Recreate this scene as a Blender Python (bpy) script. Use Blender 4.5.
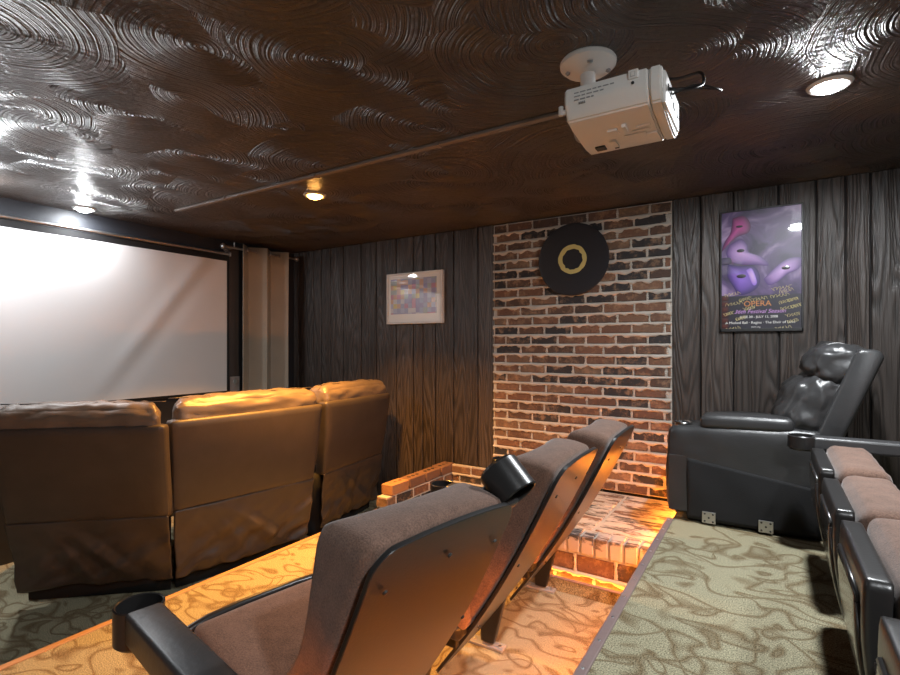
import bpy, bmesh, math, random
from math import sin, cos, pi, atan, atan2, sqrt, radians
from mathutils import Vector, Matrix, noise

for o in list(bpy.data.objects):
    bpy.data.objects.remove(o, do_unlink=True)
SC = bpy.context.scene
COL = SC.collection
R = random.Random(7)

# ---------------------------------------------------------------- camera
FPX, YAW, CAMZ = 508.0, atan(320 / 508.0), 0.887
cam_d = bpy.data.cameras.new('camera')
cam = bpy.data.objects.new('camera', cam_d); COL.objects.link(cam)
cam_d.sensor_fit = 'HORIZONTAL'; cam_d.sensor_width = 36.0
cam_d.lens = FPX / 900 * 36.0
cam_d.shift_y = 7.5 / 900
cam_d.clip_start = 0.02
cam.location = (0, 0, CAMZ)
cam.rotation_euler = (pi / 2, 0, YAW)
SC.camera = cam

# ---------------------------------------------------------------- world, lights, exposure
w = bpy.data.worlds.new('world'); SC.world = w; w.use_nodes = True
w.node_tree.nodes['Background'].inputs[0].default_value = (1.0, 0.97, 0.94, 1)
w.node_tree.nodes['Background'].inputs[1].default_value = 0.07
SC.view_settings.view_transform = 'Standard'
SC.view_settings.look = 'None'
SC.view_settings.gamma = 1.0
SC.view_settings.exposure = 0.08
try: SC.view_settings.use_curve_mapping = False
except Exception: pass

CEIL = 1.817; D = 3.51; XW = -4.09; Z1 = -0.40; Z2 = -0.50; XS = -0.42; XF = -2.595

def lamp_light(name, loc, energy, color, size=0.11, spread=180):
    l = bpy.data.lights.new(name, 'AREA'); l.shape = 'DISK'; l.size = size
    l.energy = energy; l.color = color; l.spread = radians(spread)
    o = bpy.data.objects.new(name, l); COL.objects.link(o); o.location = loc
    return o
WHITE = (0.93, 0.97, 1.0); AMBER = (1.0, 0.42, 0.075); WARM = (1.0, 0.27, 0.025)
LAMPS = [((-3.955, 1.60), 5, WHITE), ((-2.39, 2.22), 70, AMBER), ((0.18, 2.26), 38, WHITE)]
for (x, y), e, c in LAMPS:
    lamp_light('downlight_beam', (x, y, CEIL - 0.032), e, c, spread=108 if c is AMBER else 180)
# unseen lamps: one behind the camera, one added near the screen to light it
for (x, y), e, c in [((0.75, 0.10), 34, WHITE), ((-3.70, 0.98), 12, WHITE)]:
    lamp_light('downlight_beam', (x, y, CEIL - 0.012), e, c)
    pl = bpy.data.lights.new('unseen_graze_light', 'POINT'); pl.energy = e * (0.45 if x > 0 else 0.6); pl.color = c; pl.shadow_soft_size = 0.045  # point light added under each unseen lamp to graze the ceiling
    po = bpy.data.objects.new('unseen_graze_light', pl); COL.objects.link(po); po.location = (x, y, CEIL - 0.055)

# ---------------------------------------------------------------- materials
def new_mat(name):
    m = bpy.data.materials.new(name); m.use_nodes = True
    nt = m.node_tree
    return m, nt, nt.nodes['Principled BSDF']
def N(nt, t, **kw):
    n = nt.nodes.new(t)
    for k, v in kw.items():
        if k in n.inputs.keys(): n.inputs[k].default_value = v
        else: setattr(n, k, v)
    return n
def ramp(nt, stops, interp='LINEAR'):
    r = nt.nodes.new('ShaderNodeValToRGB'); r.color_ramp.interpolation = interp
    e = r.color_ramp.elements
    while len(e) < len(stops): e.new(0.5)
    for i, (p, c) in enumerate(stops):
        e[i].position = p; e[i].color = (*c, 1) if len(c) == 3 else c
    return r
def mathn(nt, op, a, b=None, clamp=False):
    n = nt.nodes.new('ShaderNodeMath'); n.operation = op; n.use_clamp = clamp
    for i, v in enumerate((a, b)):
        if v is None: continue
        if isinstance(v, (int, float)): n.inputs[i].default_value = v
        else: nt.links.new(v, n.inputs[i])
    return n.outputs[0]
def mixc(nt, fac, a, b):
    n = nt.nodes.new('ShaderNodeMix'); n.data_type = 'RGBA'
    for sock, v in ((n.inputs['Factor'], fac), (n.inputs[6], a), (n.inputs[7], b)):
        if isinstance(v, (int, float)): sock.default_value = v
        elif isinstance(v, tuple): sock.default_value = (*v, 1)
        else: nt.links.new(v, sock)
    return n.outputs[2]
def bump(nt, b, h, strength=0.5, dist=0.01):
    n = N(nt, 'ShaderNodeBump', Strength=strength, Distance=dist)
    nt.links.new(h, n.inputs['Height']); nt.links.new(n.outputs[0], b.inputs['Normal'])
def plain(name, col, rough=0.5, metal=0.0, nscale=0, nstr=0.2, ndist=0.004, var=0.12, coat=0.0, spec=None):
    """a plain surface with a little procedural variation and grain"""
    m, nt, b = new_mat(name)
    tc = N(nt, 'ShaderNodeTexCoord')
    n1 = N(nt, 'ShaderNodeTexNoise', Scale=6.0, Detail=5.0); nt.links.new(tc.outputs['Object'], n1.inputs['Vector'])
    lo = tuple(c * (1 - var) for c in col); hi = tuple(min(1, c * (1 + var)) for c in col)
    nt.links.new(mixc(nt, n1.outputs[0], lo, hi), b.inputs['Base Color'])
    b.inputs['Roughness'].default_value = rough; b.inputs['Metallic'].default_value = metal
    b.inputs['Coat Weight'].default_value = coat
    if spec is not None: b.inputs['Specular IOR Level'].default_value = spec
    if nscale:
        n2 = N(nt, 'ShaderNodeTexNoise', Scale=float(nscale), Detail=3.0); nt.links.new(tc.outputs['Object'], n2.inputs['Vector'])
        bump(nt, b, n2.outputs[0], nstr, ndist)
    return m
def emit(name, col, s):
    m, nt, b = new_mat(name)
    b.inputs['Base Color'].default_value = (0.8, 0.8, 0.8, 1)
    b.inputs['Emission Color'].default_value = (*col, 1); b.inputs['Emission Strength'].default_value = s
    return m

def mat_ceiling():
    m, nt, b = new_mat('swirled_ceiling_paint')
    geo = N(nt, 'ShaderNodeNewGeometry')
    nz = N(nt, 'ShaderNodeTexNoise', Scale=2.2, Detail=2.0); nt.links.new(geo.outputs['Position'], nz.inputs['Vector'])
    off = N(nt, 'ShaderNodeVectorMath', operation='SCALE'); off.inputs['Scale'].default_value = 0.10
    sub = N(nt, 'ShaderNodeVectorMath', operation='SUBTRACT'); sub.inputs[1].default_value = (0.5, 0.5, 0.5)
    nt.links.new(nz.outputs['Color'], sub.inputs[0]); nt.links.new(sub.outputs[0], off.inputs[0])
    add = N(nt, 'ShaderNodeVectorMath', operation='ADD')
    nt.links.new(geo.outputs['Position'], add.inputs[0]); nt.links.new(off.outputs[0], add.inputs[1])
    def layer(scale, shift, freq):
        mp = N(nt, 'ShaderNodeMapping'); mp.inputs['Location'].default_value = shift
        nt.links.new(add.outputs[0], mp.inputs['Vector'])
        v = N(nt, 'ShaderNodeTexVoronoi', voronoi_dimensions='2D', Scale=scale, Randomness=0.9)
        nt.links.new(mp.outputs[0], v.inputs['Vector'])
        # comb strokes: rings about a centre pushed off the middle of each patch
        sep = N(nt, 'ShaderNodeSeparateColor'); nt.links.new(v.outputs['Color'], sep.inputs[0])
        ofs = N(nt, 'ShaderNodeVectorMath', operation='SUBTRACT')
        sc = N(nt, 'ShaderNodeVectorMath', operation='MULTIPLY_ADD')
        sc.inputs[1].default_value = (0.34, 0.34, 0); sc.inputs[2].default_value = (-0.17, -0.17, 0)
        nt.links.new(v.outputs['Color'], sc.inputs[0])
        cen = N(nt, 'ShaderNodeVectorMath', operation='ADD')
        nt.links.new(v.outputs['Position'], cen.inputs[0]); nt.links.new(sc.outputs[0], cen.inputs[1])
        nt.links.new(mp.outputs[0], ofs.inputs[0]); nt.links.new(cen.outputs[0], ofs.inputs[1])
        fl = N(nt, 'ShaderNodeVectorMath', operation='MULTIPLY'); fl.inputs[1].default_value = (1, 1, 0)
        nt.links.new(ofs.outputs[0], fl.inputs[0])
        ln = N(nt, 'ShaderNodeVectorMath', operation='LENGTH'); nt.links.new(fl.outputs[0], ln.inputs[0])
        wv = mathn(nt, 'ADD', mathn(nt, 'MULTIPLY', ln.outputs['Value'], freq), mathn(nt, 'MULTIPLY', sep.outputs[1], 90.0))
        cm = N(nt, 'ShaderNodeTexNoise', noise_dimensions='1D', Scale=1.0, Detail=2.5, Roughness=0.6); nt.links.new(wv, cm.inputs['W'])
        h = mathn(nt, 'MULTIPLY', cm.outputs[0], 3.2)
        # plaster thins toward the rim of each stroke
        rim = mathn(nt, 'MULTIPLY', ln.outputs['Value'], -3.0)
        return mathn(nt, 'ADD', h, rim), sep.outputs[0]
    h1, r1 = layer(2.7, (0, 0, 0), 90.0)
    h2, r2 = layer(2.2, (5.3, 2.1, 0), 82.0)
    sel = mathn(nt, 'GREATER_THAN', r2, 0.45)
    mx = N(nt, 'ShaderNodeMix'); mx.data_type = 'FLOAT'
    nt.links.new(sel, mx.inputs[0]); nt.links.new(h1, mx.inputs[2]); nt.links.new(h2, mx.inputs[3])
    fine = N(nt, 'ShaderNodeTexNoise', Scale=45.0, Detail=4.0); nt.links.new(geo.outputs['Position'], fine.inputs['Vector'])
    patch = N(nt, 'ShaderNodeTexNoise', Scale=1.3, Detail=2.0); nt.links.new(geo.outputs['Position'], patch.inputs['Vector'])
    pr = ramp(nt, [(0.38, (0.25,) * 3), (0.62, (1,) * 3)]); nt.links.new(patch.outputs[0], pr.inputs[0])
    hh = mathn(nt, 'ADD', mathn(nt, 'MULTIPLY', mx.outputs[0], pr.outputs[0]), mathn(nt, 'MULTIPLY', fine.outputs[0], 0.9))
    bump(nt, b, hh, 1.0, 0.009)
    nt.links.new(mixc(nt, patch.outputs[0], (0.062, 0.047, 0.040), (0.092, 0.072, 0.061)), b.inputs['Base Color'])
    b.inputs['Roughness'].default_value = 0.33
    b.inputs['Specular IOR Level'].default_value = 0.85
    return m

def mat_planks():
    m, nt, b = new_mat('dark_wood_planks')
    geo = N(nt, 'ShaderNodeNewGeometry')
    rnd = geo.outputs['Random Per Island']
    cmb = N(nt, 'ShaderNodeCombineXYZ')
    nt.links.new(mathn(nt, 'MULTIPLY', rnd, 37.0), cmb.inputs[0]); nt.links.new(mathn(nt, 'MULTIPLY', rnd, 91.0), cmb.inputs[2])
    add = N(nt, 'ShaderNodeVectorMath', operation='ADD'); nt.links.new(geo.outputs['Position'], add.inputs[0]); nt.links.new(cmb.outputs[0], add.inputs[1])
    mp = N(nt, 'ShaderNodeMapping'); mp.inputs['Scale'].default_value = (9.0, 9.0, 0.8)
    nt.links.new(add.outputs[0], mp.inputs['Vector'])
    n1 = N(nt, 'ShaderNodeTexNoise', Scale=1.0, Detail=1.5, Roughness=0.45); nt.links.new(mp.outputs[0], n1.inputs['Vector'])
    g = mathn(nt, 'SINE', mathn(nt, 'MULTIPLY', n1.outputs[0], 95.0))        # cathedral grain as contour lines
    mp2 = N(nt, 'ShaderNodeMapping'); mp2.inputs['Scale'].default_value = (240, 240, 5)
    nt.links.new(add.outputs[0], mp2.inputs['Vector'])
    n2 = N(nt, 'ShaderNodeTexNoise', Scale=1.0, Detail=3.0); nt.links.new(mp2.outputs[0], n2.inputs['Vector'])
    h = mathn(nt, 'ADD', mathn(nt, 'MULTIPLY', g, 0.5), mathn(nt, 'MULTIPLY', n2.outputs[0], 1.2))
    bump(nt, b, h, 0.8, 0.005)
    base = mixc(nt, rnd, (0.046, 0.036, 0.031), (0.074, 0.058, 0.050))
    dark = ramp(nt, [(0.0, (0.45,) * 3), (0.7, (1.05,) * 3)]); nt.links.new(mathn(nt, 'MULTIPLY_ADD', g, 0.5), dark.inputs[0])
    mm = N(nt, 'ShaderNodeMix'); mm.data_type = 'RGBA'; mm.blend_type = 'MULTIPLY'; mm.inputs['Factor'].default_value = 1
    nt.links.new(base, mm.inputs[6]); nt.links.new(dark.outputs[0], mm.inputs[7])
    nt.links.new(mm.outputs[2], b.inputs['Base Color'])
    b.inputs['Roughness'].default_value = 0.42
    b.inputs['Specular IOR Level'].default_value = 0.7
    return m

def mat_brick(name='chimney_brick', warm=1.0):
    m, nt, b = new_mat(name)
    geo = N(nt, 'ShaderNodeNewGeometry')
    r = ramp(nt, [(0.0, (0.026, 0.025, 0.028)), (0.28, (0.035, 0.031, 0.032)), (0.33, (0.070, 0.044, 0.034)),
                  (0.55, (0.120, 0.064, 0.043)), (0.75, (0.165, 0.082, 0.050)), (1.0, (0.16, 0.105, 0.070))])
    nt.links.new(geo.outputs['Random Per Island'], r.inputs[0])
    n1 = N(nt, 'ShaderNodeTexNoise', Scale=19.0, Detail=7.0, Roughness=0.7); nt.links.new(geo.outputs['Position'], n1.inputs['Vector'])
    f = ramp(nt, [(0.50, (0,) * 3), (0.66, (1,) * 3)]); nt.links.new(n1.outputs[0], f.inputs[0])
    c1 = mixc(nt, mathn(nt, 'MULTIPLY', f.outputs[0], 0.65), r.outputs[0], (0.36, 0.22, 0.13))
    n2 = N(nt, 'ShaderNodeTexNoise', Scale=70.0, Detail=4.0); nt.links.new(geo.outputs['Position'], n2.inputs['Vector'])
    f2 = ramp(nt, [(0.60, (0,) * 3), (0.72, (1,) * 3)]); nt.links.new(n2.outputs[0], f2.inputs[0])
    c2 = mixc(nt, mathn(nt, 'MULTIPLY', f2.outputs[0], 0.5), c1, (0.015, 0.012, 0.012))
    nt.links.new(c2, b.inputs['Base Color'])
    b.inputs['Roughness'].default_value = 0.85
    bump(nt, b, mathn(nt, 'ADD', n1.outputs[0], n2.outputs[0]), 0.6, 0.006)
    return m

def mat_smeared():
    m, nt, b = new_mat('mortar_smeared_brick')
    geo = N(nt, 'ShaderNodeNewGeometry')
    r = ramp(nt, [(0.0, (0.05, 0.05, 0.052)), (0.4, (0.10, 0.08, 0.07)), (1.0, (0.16, 0.085, 0.055))])
    nt.links.new(geo.outputs['Random Per Island'], r.inputs[0])
    mp = N(nt, 'ShaderNodeMapping'); mp.inputs['Scale'].default_value = (7, 26, 14); nt.links.new(geo.outputs['Position'], mp.inputs['Vector'])
    n1 = N(nt, 'ShaderNodeTexNoise', Scale=1.0, Detail=6.0, Roughness=0.65); nt.links.new(mp.outputs[0], n1.inputs['Vector'])
    f = ramp(nt, [(0.43, (0,) * 3), (0.52, (1,) * 3)]); nt.links.new(n1.outputs[0], f.inputs[0])
    nt.links.new(mixc(nt, f.outputs[0], r.outputs[0], (0.44, 0.40, 0.36)), b.inputs['Base Color'])
    b.inputs['Roughness'].default_value = 0.88
    bump(nt, b, n1.outputs[0], 0.6, 0.01)
    return m

def mat_carpet():
    m, nt, b = new_mat('scroll_patterned_carpet')
    geo = N(nt, 'ShaderNodeNewGeometry')
    mp = N(nt, 'ShaderNodeMapping'); mp.inputs['Rotation'].default_value = (0, 0, 0.6); mp.inputs['Scale'].default_value = (1, 1.35, 1)
    nt.links.new(geo.outputs['Position'], mp.inputs['Vector'])
    def scroll(scale, shift, k, wdt):
        s = N(nt, 'ShaderNodeMapping'); s.inputs['Location'].default_value = shift; nt.links.new(mp.outputs[0], s.inputs['Vector'])
        n = N(nt, 'ShaderNodeTexNoise', Scale=scale, Detail=0.8, Roughness=0.3, Distortion=0.9); nt.links.new(s.outputs[0], n.inputs['Vector'])
        t = mathn(nt, 'ABSOLUTE', mathn(nt, 'SINE', mathn(nt, 'MULTIPLY', n.outputs[0], k)))
        rr = ramp(nt, [(0.0, (1,) * 3), (wdt, (0,) * 3)]); nt.links.new(t, rr.inputs[0])
        return rr.outputs[0]
    a = scroll(4.3, (0, 0, 0), 13.0, 0.62); c = scroll(4.8, (7, 3, 1), 10.0, 0.50)
    pat = mathn(nt, 'MAXIMUM', a, c)
    sp = N(nt, 'ShaderNodeTexNoise', Scale=240.0, Detail=3.0); nt.links.new(geo.outputs['Position'], sp.inputs['Vector'])
    big = N(nt, 'ShaderNodeTexNoise', Scale=2.0, Detail=2.0); nt.links.new(geo.outputs['Position'], big.inputs['Vector'])
    ground = mixc(nt, big.outputs[0], (0.30, 0.27, 0.175), (0.37, 0.345, 0.235))
    spr = ramp(nt, [(0.36, (0.45,) * 3), (0.64, (1.45,) * 3)]); nt.links.new(sp.outputs[0], spr.inputs[0])
    col = mixc(nt, mathn(nt, 'MULTIPLY', pat, 0.78), ground, (0.135, 0.085, 0.040))
    mm = N(nt, 'ShaderNodeMix'); mm.data_type = 'RGBA'; mm.blend_type = 'MULTIPLY'; mm.inputs['Factor'].default_value = 1
    nt.links.new(col, mm.inputs[6]); nt.links.new(spr.outputs[0], mm.inputs[7])
    nt.links.new(mm.outputs[2], b.inputs['Base Color'])
    b.inputs['Roughness'].default_value = 0.95; b.inputs['Specular IOR Level'].default_value = 0.1
    bump(nt, b, sp.outputs[0], 0.5, 0.004)
    return m

def mat_fabric(name, col):
    m, nt, b = new_mat(name)
    tc = N(nt, 'ShaderNodeTexCoord')
    n = N(nt, 'ShaderNodeTexNoise', Scale=260.0, Detail=3.0); nt.links.new(tc.outputs['Object'], n.inputs['Vector'])
    n2 = N(nt, 'ShaderNodeTexNoise', Scale=28.0, Detail=4.0); nt.links.new(tc.outputs['Object'], n2.inputs['Vector'])
    r = ramp(nt, [(0.3, tuple(c * 0.55 for c in col)), (0.7, tuple(c * 1.5 for c in col))])
    nt.links.new(mathn(nt, 'ADD', mathn(nt, 'MULTIPLY', n.outputs[0], 0.7), mathn(nt, 'MULTIPLY', n2.outputs[0], 0.3)), r.inputs[0])
    nt.links.new(r.outputs[0], b.inputs['Base Color'])
    b.inputs['Roughness'].default_value = 0.95; b.inputs['Specular IOR Level'].default_value = 0.15
    b.inputs['Sheen Weight'].default_value = 0.25; b.inputs['Sheen Roughness'].default_value = 0.5
    bump(nt, b, n.outputs[0], 0.35, 0.003)
    return m

def mat_leather(name, col, rough=0.42):
    m, nt, b = new_mat(name)
    tc = N(nt, 'ShaderNodeTexCoord')
    v = N(nt, 'ShaderNodeTexVoronoi', Scale=230.0); nt.links.new(tc.outputs['Object'], v.inputs['Vector'])
    n = N(nt, 'ShaderNodeTexNoise', Scale=7.0, Detail=6.0); nt.links.new(tc.outputs['Object'], n.inputs['Vector'])
    nt.links.new(mixc(nt, n.outputs[0], tuple(c * 0.7 for c in col), tuple(c * 1.35 for c in col)), b.inputs['Base Color'])
    b.inputs['Roughness'].default_value = rough
    n3 = N(nt, 'ShaderNodeTexNoise', Scale=16.0, Detail=3.0); nt.links.new(tc.outputs['Object'], n3.inputs['Vector'])
    bump(nt, b, mathn(nt, 'ADD', mathn(nt, 'MULTIPLY', v.outputs[0], 0.25), n3.outputs[0]), 0.25, 0.006)
    return m

def mat_patchwork():
    m, nt, b = new_mat('printed_colour_squares')
    tc = N(nt, 'ShaderNodeTexCoord')
    mp = N(nt, 'ShaderNodeMapping'); mp.inputs['Scale'].default_value = (25.0, 25.0, 25.0); mp.inputs['Location'].default_value = (0.3, 0.5, 0.2)
    nt.links.new(tc.outputs['Object'], mp.inputs['Vector'])
    fl = N(nt, 'ShaderNodeVectorMath', operation='FLOOR'); nt.links.new(mp.outputs[0], fl.inputs[0])
    wn = N(nt, 'ShaderNodeTexWhiteNoise', noise_dimensions='3D'); nt.links.new(fl.outputs[0], wn.inputs['Vector'])
    r = ramp(nt, [(0, (0.30, 0.34, 0.52)), (0.22, (0.24, 0.22, 0.42)), (0.36, (0.42, 0.46, 0.62)), (0.52, (0.50, 0.18, 0.26)),
                  (0.62, (0.62, 0.36, 0.18)), (0.72, (0.70, 0.60, 0.12)), (0.80, (0.62, 0.62, 0.64)), (0.90, (0.34, 0.40, 0.36))], 'CONSTANT')
    nt.links.new(wn.outputs['Value'], r.inputs[0])
    n = N(nt, 'ShaderNodeTexNoise', Scale=60.0, Detail=4.0); nt.links.new(tc.outputs['Object'], n.inputs['Vector'])
    nt.links.new(mixc(nt, mathn(nt, 'MULTIPLY', n.outputs[0], 0.55), r.outputs[0], (0.36, 0.35, 0.46)), b.inputs['Base Color'])
    b.inputs['Roughness'].default_value = 0.55; b.inputs['Coat Weight'].default_value = 1.0; b.inputs['Coat Roughness'].default_value = 0.04
    return m

def mat_vcol(name, rough=0.4, coat=0.0):
    m, nt, b = new_mat(name)
    a = N(nt, 'ShaderNodeVertexColor'); a.layer_name = 'print'
    n = N(nt, 'ShaderNodeTexNoise', Scale=30.0, Detail=3.0)
    nt.links.new(mixc(nt, mathn(nt, 'MULTIPLY', n.outputs[0], 0.12), a.outputs[0], (0.1, 0.05, 0.15)), b.inputs['Base Color'])
    b.inputs['Roughness'].default_value = rough; b.inputs['Coat Weight'].default_value = coat; b.inputs['Coat Roughness'].default_value = 0.04
    return m

def mat_poster():
    m, nt, b = new_mat('purple_poster_print')
    tc = N(nt, 'ShaderNodeTexCoord')
    n = N(nt, 'ShaderNodeTexNoise', Scale=5.0, Detail=3.0, Distortion=1.0); nt.links.new(tc.outputs['Object'], n.inputs['Vector'])
    sep = N(nt, 'ShaderNodeSeparateXYZ'); nt.links.new(tc.outputs['Object'], sep.inputs[0])
    r = ramp(nt, [(0.36, (0.03, 0.02, 0.06)), (0.52, (0.10, 0.06, 0.17)), (0.66, (0.36, 0.26, 0.45))]); nt.links.new(n.outputs[0], r.inputs[0])
    f = mathn(nt, 'GREATER_THAN', sep.outputs[2], 0.0)
    nt.links.new(mixc(nt, f, (0.020, 0.018, 0.030), r.outputs[0]), b.inputs['Base Color'])
    b.inputs['Roughness'].default_value = 0.4; b.inputs['Coat Weight'].default_value = 1.0; b.inputs['Coat Roughness'].default_value = 0.03
    return m

M = dict(
    ceiling=mat_ceiling(), planks=mat_planks(), brick=mat_brick(), smear=mat_smeared(), carpet=mat_carpet(),
    mortar=plain('pale_mortar', (0.47, 0.43, 0.38), 0.92, nscale=60, nstr=0.6, ndist=0.006, var=0.3),
    navy=plain('dark_navy_wall_paint', (0.016, 0.018, 0.024), 0.6, nscale=40),
    groove=plain('dark_groove', (0.008, 0.006, 0.006), 0.8),
    screen=plain('white_projection_vinyl', (0.74, 0.74, 0.75), 0.8, var=0.015),
    blackm=plain('black_metal', (0.012, 0.012, 0.013), 0.42, nscale=90, nstr=0.1),
    silver=plain('brushed_silver', (0.55, 0.55, 0.56), 0.35, 1.0),
    brass=plain('strip_wood', (0.42, 0.25, 0.13), 0.5, nscale=30),
    mauve=plain('mauve_edge_strip', (0.235, 0.165, 0.155), 0.5, nscale=50, var=0.2),
    curtain=plain('satin_taupe_curtain', (0.43, 0.40, 0.33), 0.42, nscale=120, nstr=0.1),
    board=plain('stained_board', (0.070, 0.052, 0.047), 0.5, nscale=30),
    plate=plain('taupe_wall_plate', (0.36, 0.31, 0.30), 0.4),
    white=plain('white_plastic', (0.78, 0.76, 0.73), 0.42, var=0.03),
    grey=plain('grey_plastic', (0.30, 0.30, 0.30), 0.45),
    darkgrey=plain('dark_vent', (0.03, 0.03, 0.03), 0.5),
    fabric=mat_fabric('brown_seat_fabric', (0.152, 0.090, 0.066)),
    shell=plain('black_moulded_plastic', (0.020, 0.019, 0.019), 0.30, nscale=160, nstr=0.12, ndist=0.002),
    shellpanel=plain('glossy_grey_plastic_panel', (0.05, 0.046, 0.042), 0.13, nscale=30, nstr=0.05),
    arm=plain('scuffed_black_vinyl', (0.045, 0.045, 0.047), 0.38, nscale=60, nstr=0.25, ndist=0.003, var=0.3),
    sofa=mat_leather('brown_black_leather', (0.048, 0.039, 0.033), 0.46),
    sofatop=mat_leather('brown_leather_pillow', (0.12, 0.094, 0.072), 0.42),
    reclin=mat_leather('charcoal_leather', (0.033, 0.033, 0.034), 0.33),
    cloth=plain('black_dust_cloth', (0.009, 0.009, 0.010), 0.9, nscale=300, nstr=0.3),
    chrome=plain('chrome', (0.7, 0.7, 0.7), 0.18, 1.0),
    vinyl=plain('record_vinyl', (0.014, 0.014, 0.018), 0.5, var=0.2),
    gold=plain('gold_leaf_ring', (0.55, 0.46, 0.17), 0.45),
    hollow=plain('tan_hollow_brick', (0.38, 0.19, 0.085), 0.85, nscale=60, nstr=0.5, ndist=0.006, var=0.3),
    hollow2=plain('brown_hollow_brick', (0.17, 0.09, 0.055), 0.85, nscale=60, nstr=0.5, ndist=0.006, var=0.4),
    hole=plain('brick_hole', (0.03, 0.02, 0.015), 0.9),
    frame=plain('pale_silver_frame', (0.62, 0.62, 0.60), 0.4),
    mat=plain('white_mat_board', (0.76, 0.76, 0.74), 0.6, var=0.02, coat=1.0),
    patch=mat_patchwork(), poster=mat_poster(), mask=mat_vcol('printed_masks', 0.4, 1.0),
    ink_w=plain('white_ink', (0.75, 0.74, 0.70), 0.5), ink_o=plain('orange_ink', (0.55, 0.22, 0.06), 0.5),
    ink_p=plain('lilac_ink', (0.52, 0.27, 0.62), 0.5), ink_g=plain('gold_pen_ink', (0.72, 0.62, 0.30), 0.5),
    lens_w=emit('white_lamp_lens', (0.95, 0.98, 1.0), 220.0), lens_o=emit('amber_lamp_lens', (1.0, 0.45, 0.10), 50.0),
    trim_w=plain('white_lamp_trim', (0.7, 0.7, 0.7), 0.4),
    rope=emit('amber_rope_light', WARM, 200.0),
    rope2=emit('amber_rope_light_low', WARM, 90.0),
    led=emit('blue_white_indicator', (0.7, 0.75, 1.0), 4.0),
    race=plain('brown_raceway', (0.24, 0.20, 0.18), 0.35),
)

# ---------------------------------------------------------------- helpers
def bm_new(): return bmesh.new()
PM = {}
def obj(name, bm, mat, parent=None, smooth=False, local=False, mods=None):
    if parent is not None and not local:
        bm.transform(PM[parent.name].inverted())
    me = bpy.data.meshes.new(name)
    bmesh.ops.recalc_face_normals(bm, faces=bm.faces)
    bm.to_mesh(me); bm.free()
    mats = mat if isinstance(mat, (list, tuple)) else [mat]
    for m_ in mats: me.materials.append(m_)
    if smooth:
        for p in me.polygons: p.use_smooth = True
    o = bpy.data.objects.new(name, me); COL.objects.link(o)
    if parent is not None: o.parent = parent
    if smooth == 'auto':
        try: me.set_sharp_from_angle(angle=radians(38))
        except Exception: pass
    PM[o.name] = PM[parent.name].copy() if parent is not None else Matrix()
    return o
def tag(o, label, cat, group=None):
    o['label'] = label; o['category'] = cat
    if group: o['group'] = group
    return o
def thing(name, label, cat, loc=(0, 0, 0), rotz=0.0, group=None):
    o = bpy.data.objects.new(name, None); COL.objects.link(o)
    o.location = loc; o.rotation_euler = (0, 0, rotz); o.empty_display_size = 0.1
    PM[o.name] = Matrix.Translation(Vector(loc)) @ Matrix.Rotation(rotz, 4, 'Z')
    return tag(o, label, cat, group)
def struct(name, bm, mat, smooth=False):
    o = obj(name, bm, mat, smooth=smooth); o['kind'] = 'structure'; return o
def box(bm, x0, x1, y0, y1, z0, z1, bev=0.0, seg=2, mi=0):
    r = bmesh.ops.create_cube(bm, size=1.0)
    vs = r['verts']
    for v in vs:
        v.co = Vector((x0 + (v.co.x + .5) * (x1 - x0), y0 + (v.co.y + .5) * (y1 - y0), z0 + (v.co.z + .5) * (z1 - z0)))
    fs = set(f for v in vs for f in v.link_faces)
    if bev > 0:
        es = list(set(e for v in vs for e in v.link_edges))
        rr = bmesh.ops.bevel(bm, geom=es, offset=bev, segments=seg, affect='EDGES', profile=0.5)
        fs |= set(rr['faces'])
    for f in fs:
        if f.is_valid: f.material_index = mi
    return bm
def cyl(bm, p0, p1, r0, r1=None, seg=24, caps=True, mi=0):
    r1 = r0 if r1 is None else r1
    p0 = Vector(p0); p1 = Vector(p1); d = p1 - p0; L = d.length
    q = d.normalized().to_track_quat('Z', 'Y').to_matrix().to_4x4()
    r = bmesh.ops.create_cone(bm, cap_ends=caps, segments=seg, radius1=r0, radius2=r1, depth=L, matrix=Matrix.Translation((p0 + p1) / 2) @ q)
    for v in r['verts']:
        for f in v.link_faces: f.material_index = mi
    return bm
def lathe(bm, prof, origin, axis=(0, 0, 1), seg=36, mi=0):
    """prof: list of (radius, height)"""
    q = Vector(axis).normalized().to_track_quat('Z', 'Y').to_matrix()
    o = Vector(origin); rings = []
    for r, h in prof:
        rings.append([bm.verts.new(o + q @ Vector((r * cos(2 * pi * k / seg), r * sin(2 * pi * k / seg), h))) for k in range(seg)])
    for a, b_ in zip(rings, rings[1:]):
        for k in range(seg):
            f = bm.faces.new((a[k], a[(k + 1) % seg], b_[(k + 1) % seg], b_[k])); f.material_index = mi
    return bm
def tube(bm, pts, r, seg=8, mi=0):
    pts = [Vector(p) for p in pts]
    rings = []
    up = Vector((0, 0, 1))
    for i, p in enumerate(pts):
        t = (pts[min(i + 1, len(pts) - 1)] - pts[max(i - 1, 0)]).normalized()
        u = t.cross(up)
        if u.length < 1e-3: u = t.cross(Vector((1, 0, 0)))
        u.normalize(); v = t.cross(u)
        rings.append([bm.verts.new(p + r * (cos(2 * pi * k / seg) * u + sin(2 * pi * k / seg) * v)) for k in range(seg)])
    for a, b_ in zip(rings, rings[1:]):
        for k in range(seg):
            f = bm.faces.new((a[k], a[(k + 1) % seg], b_[(k + 1) % seg], b_[k])); f.material_index = mi
    bm.faces.new(rings[0]); bm.faces.new(rings[-1])
    return bm
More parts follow.
